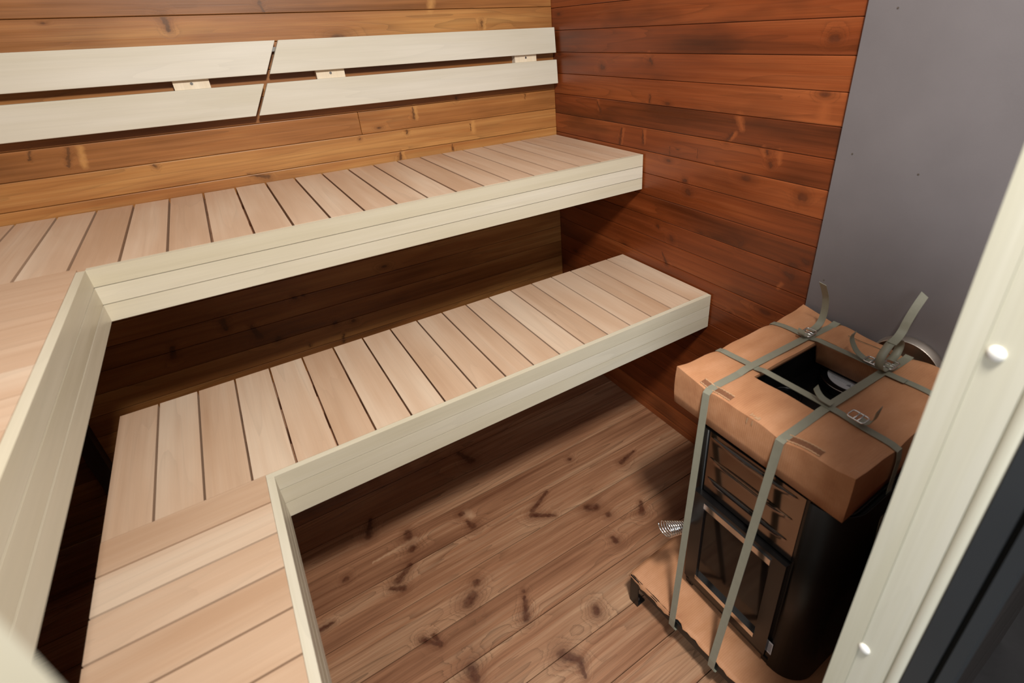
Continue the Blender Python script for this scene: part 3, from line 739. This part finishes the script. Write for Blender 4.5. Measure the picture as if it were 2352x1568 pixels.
def ystrap(label, x, extra=0):
    t = thing('packing_strap', label, 'strap', (x, -1.6, .11), SG)
    top = []
    for y in frange(BY1-.012, BY0+.012, 24):
        z = .869 if HY0 < y < HY1 and HX0 < x < HX1 else topz(x, y)
        top.append((x, y, z+.0050))
    def side(sy, y):
        ye = (-1.3685 if sy > 0 else -1.914)+(x+.69)*.0629+sy*.004
        return [(x, y, .862), (x, y+sy*.004, .84), (x, y+sy*.006, .76)]+[(x, y+sy*.006+(ye-y-sy*.006)*k/3, .76+(.128-.76)*k/3) for k in (1, 2, 3)]+[(x, ye, .096), (x, ye-sy*.004, .090), (x, ye-sy*.03, .089)]
    bm = bmesh.new(); ribbon(bm, side(1, BY1+.004)[::-1]+top+side(-1, BY0-.004), .0195, (1, 0, 0)); obj('band', bm, STRAP, t)
    return t
s1 = xstrap('packing strap farther from the door, hanging down the left of the stove front', SY[0], (-.685, -1.549), -1.495)
s2 = xstrap('packing strap nearer the door, hanging across the stove glass, with a big loop', SY[1], (-.677, -1.690), -1.700)
t1 = ystrap('packing strap running along the wall side of the cardboard cover', SX[0])
t2 = ystrap('packing strap lying over the front edge of the square hole, with a small buckle', SX[1])
Zs = .878
# strap 1: buckle, curl and standing tail
buckle(s1, (-.170, -1.489, Zs+.004), (1, 0, .1), (0, 1, 0))
bm = bmesh.new(); ribbon(bm, smoothpath([(-.175, -1.489, Zs+.003), (-.195, -1.489, Zs+.004), (-.205, -1.488, Zs+.012), (-.202, -1.487, Zs+.024)]), .0195, (0, 1, 0), cut=.002); obj('loose_end', bm, STRAP, s1)
bm = bmesh.new(); ribbon(bm, smoothpath([(-.160, -1.487, Zs+.006), (-.135, -1.487, Zs+.004), (-.113, -1.487, .895), (-.106, -1.487, .925), (-.113, -1.487, .965), (-.128, -1.487, .995), (-.147, -1.487, 1.024)], 7), .0195, (0, 1, 0), cut=.003); obj('loose_end', bm, STRAP, s1)
# strap 2: buckle, big loop and long tail
buckle(s2, (-.150, -1.697, Zs+.004), (1, 0, 0), (0, 1, 0), L=.042)
loop = [(-.150, -1.697, Zs+.006), (-.185, -1.697, Zs+.003), (-.205, -1.695, .897), (-.200, -1.692, .923), (-.172, -1.690, .942), (-.138, -1.688, .946), (-.106, -1.686, .932), (-.094, -1.686, .908), (-.108, -1.688, .888), (-.135, -1.690, Zs+.006)]
bm = bmesh.new(); ribbon(bm, smoothpath(loop, 8), .0200, (0, 1, 0)); obj('loop', bm, STRAP, s2, smooth=True)
bm = bmesh.new(); ribbon(bm, smoothpath([(-.165, -1.6925, .9465), (-.135, -1.690, .9505), (-.116, -1.689, .962), (-.104, -1.689, .985), (-.085, -1.690, 1.015), (-.060, -1.692, 1.046)], 7), .0200, (0, 1, .05), cut=.004); obj('loose_end', bm, STRAP, s2)
# wall-side strap
buckle(t1, (SX[0], -1.668, Zs+.006), (0, 1, 0), (1, 0, 0))
bm = bmesh.new(); ribbon(bm, smoothpath([(SX[0], -1.668, Zs+.005), (SX[0], -1.648, Zs+.003), (SX[0], -1.622, .893), (SX[0]+.002, -1.604, .917), (SX[0]+.004, -1.604, .934)], 7), .0195, (1, 0, 0), cut=.004); obj('loose_end', bm, STRAP, t1)
bm = bmesh.new(); ribbon(bm, [(SX[0]-.006, -1.70, topz(SX[0], -1.70)+.0075), (SX[0]-.006, -1.72, topz(SX[0], -1.72)+.0077), (SX[0]-.006, -1.75, topz(SX[0], -1.75)+.0077)], .0195, (1, 0, 0)); obj('loose_end', bm, STRAP, t1)
# hole-side strap
buckle(t2, (SX[1]+.004, -1.757, Zs+.006), (0, 1, .05), (1, 0, 0), L=.036)
bm = bmesh.new(); ribbon(bm, smoothpath([(SX[1], -1.765, Zs+.005), (SX[1]+.002, -1.780, Zs+.006), (SX[1]+.004, -1.788, .896), (SX[1]+.008, -1.790, .920)], 7), .0190, (1, 0, .1), cut=.010); obj('loose_end', bm, STRAP, t2)
bm = bmesh.new(); ribbon(bm, smoothpath([(SX[1]+.002, -1.700, Zs+.004), (SX[1]+.002, -1.676, Zs+.006), (SX[1]+.003, -1.662, .893), (SX[1]+.004, -1.655, .902)], 6), .0190, (1, 0, 0), cut=.003); obj('loose_end', bm, STRAP, t2)

# round stainless collar leaning on the grey board behind the cover
bm = bmesh.new(); c0 = Vector((-.0, -1.690, .806)); prof = [(-.0165, .0955), (-.0175, .0965), (-.026, .0955), (-.043, .0925), (-.0445, .0915), (-.043, .0905), (-.027, .0925), (-.0185, .088), (-.0175, .070)]
R_ = []
for (xx, rr) in prof: R_.append([bm.verts.new((xx, c0.y+rr*math.cos(2*math.pi*k/72), c0.z+rr*math.sin(2*math.pi*k/72))) for k in range(72)])
for i in range(len(prof)-1):
    for k in range(72): bm.faces.new((R_[i][k], R_[i][(k+1) % 72], R_[i+1][(k+1) % 72], R_[i+1][k]))
bm.faces.new(R_[-1]); bm.faces.new(R_[0])
bmesh.ops.recalc_face_normals(bm, faces=bm.faces[:])
tag(obj('flue_collar', bm, BRUSH, smooth=True), 'round stainless collar against the grey board, peeking from behind the cardboard cover', 'flue collar')
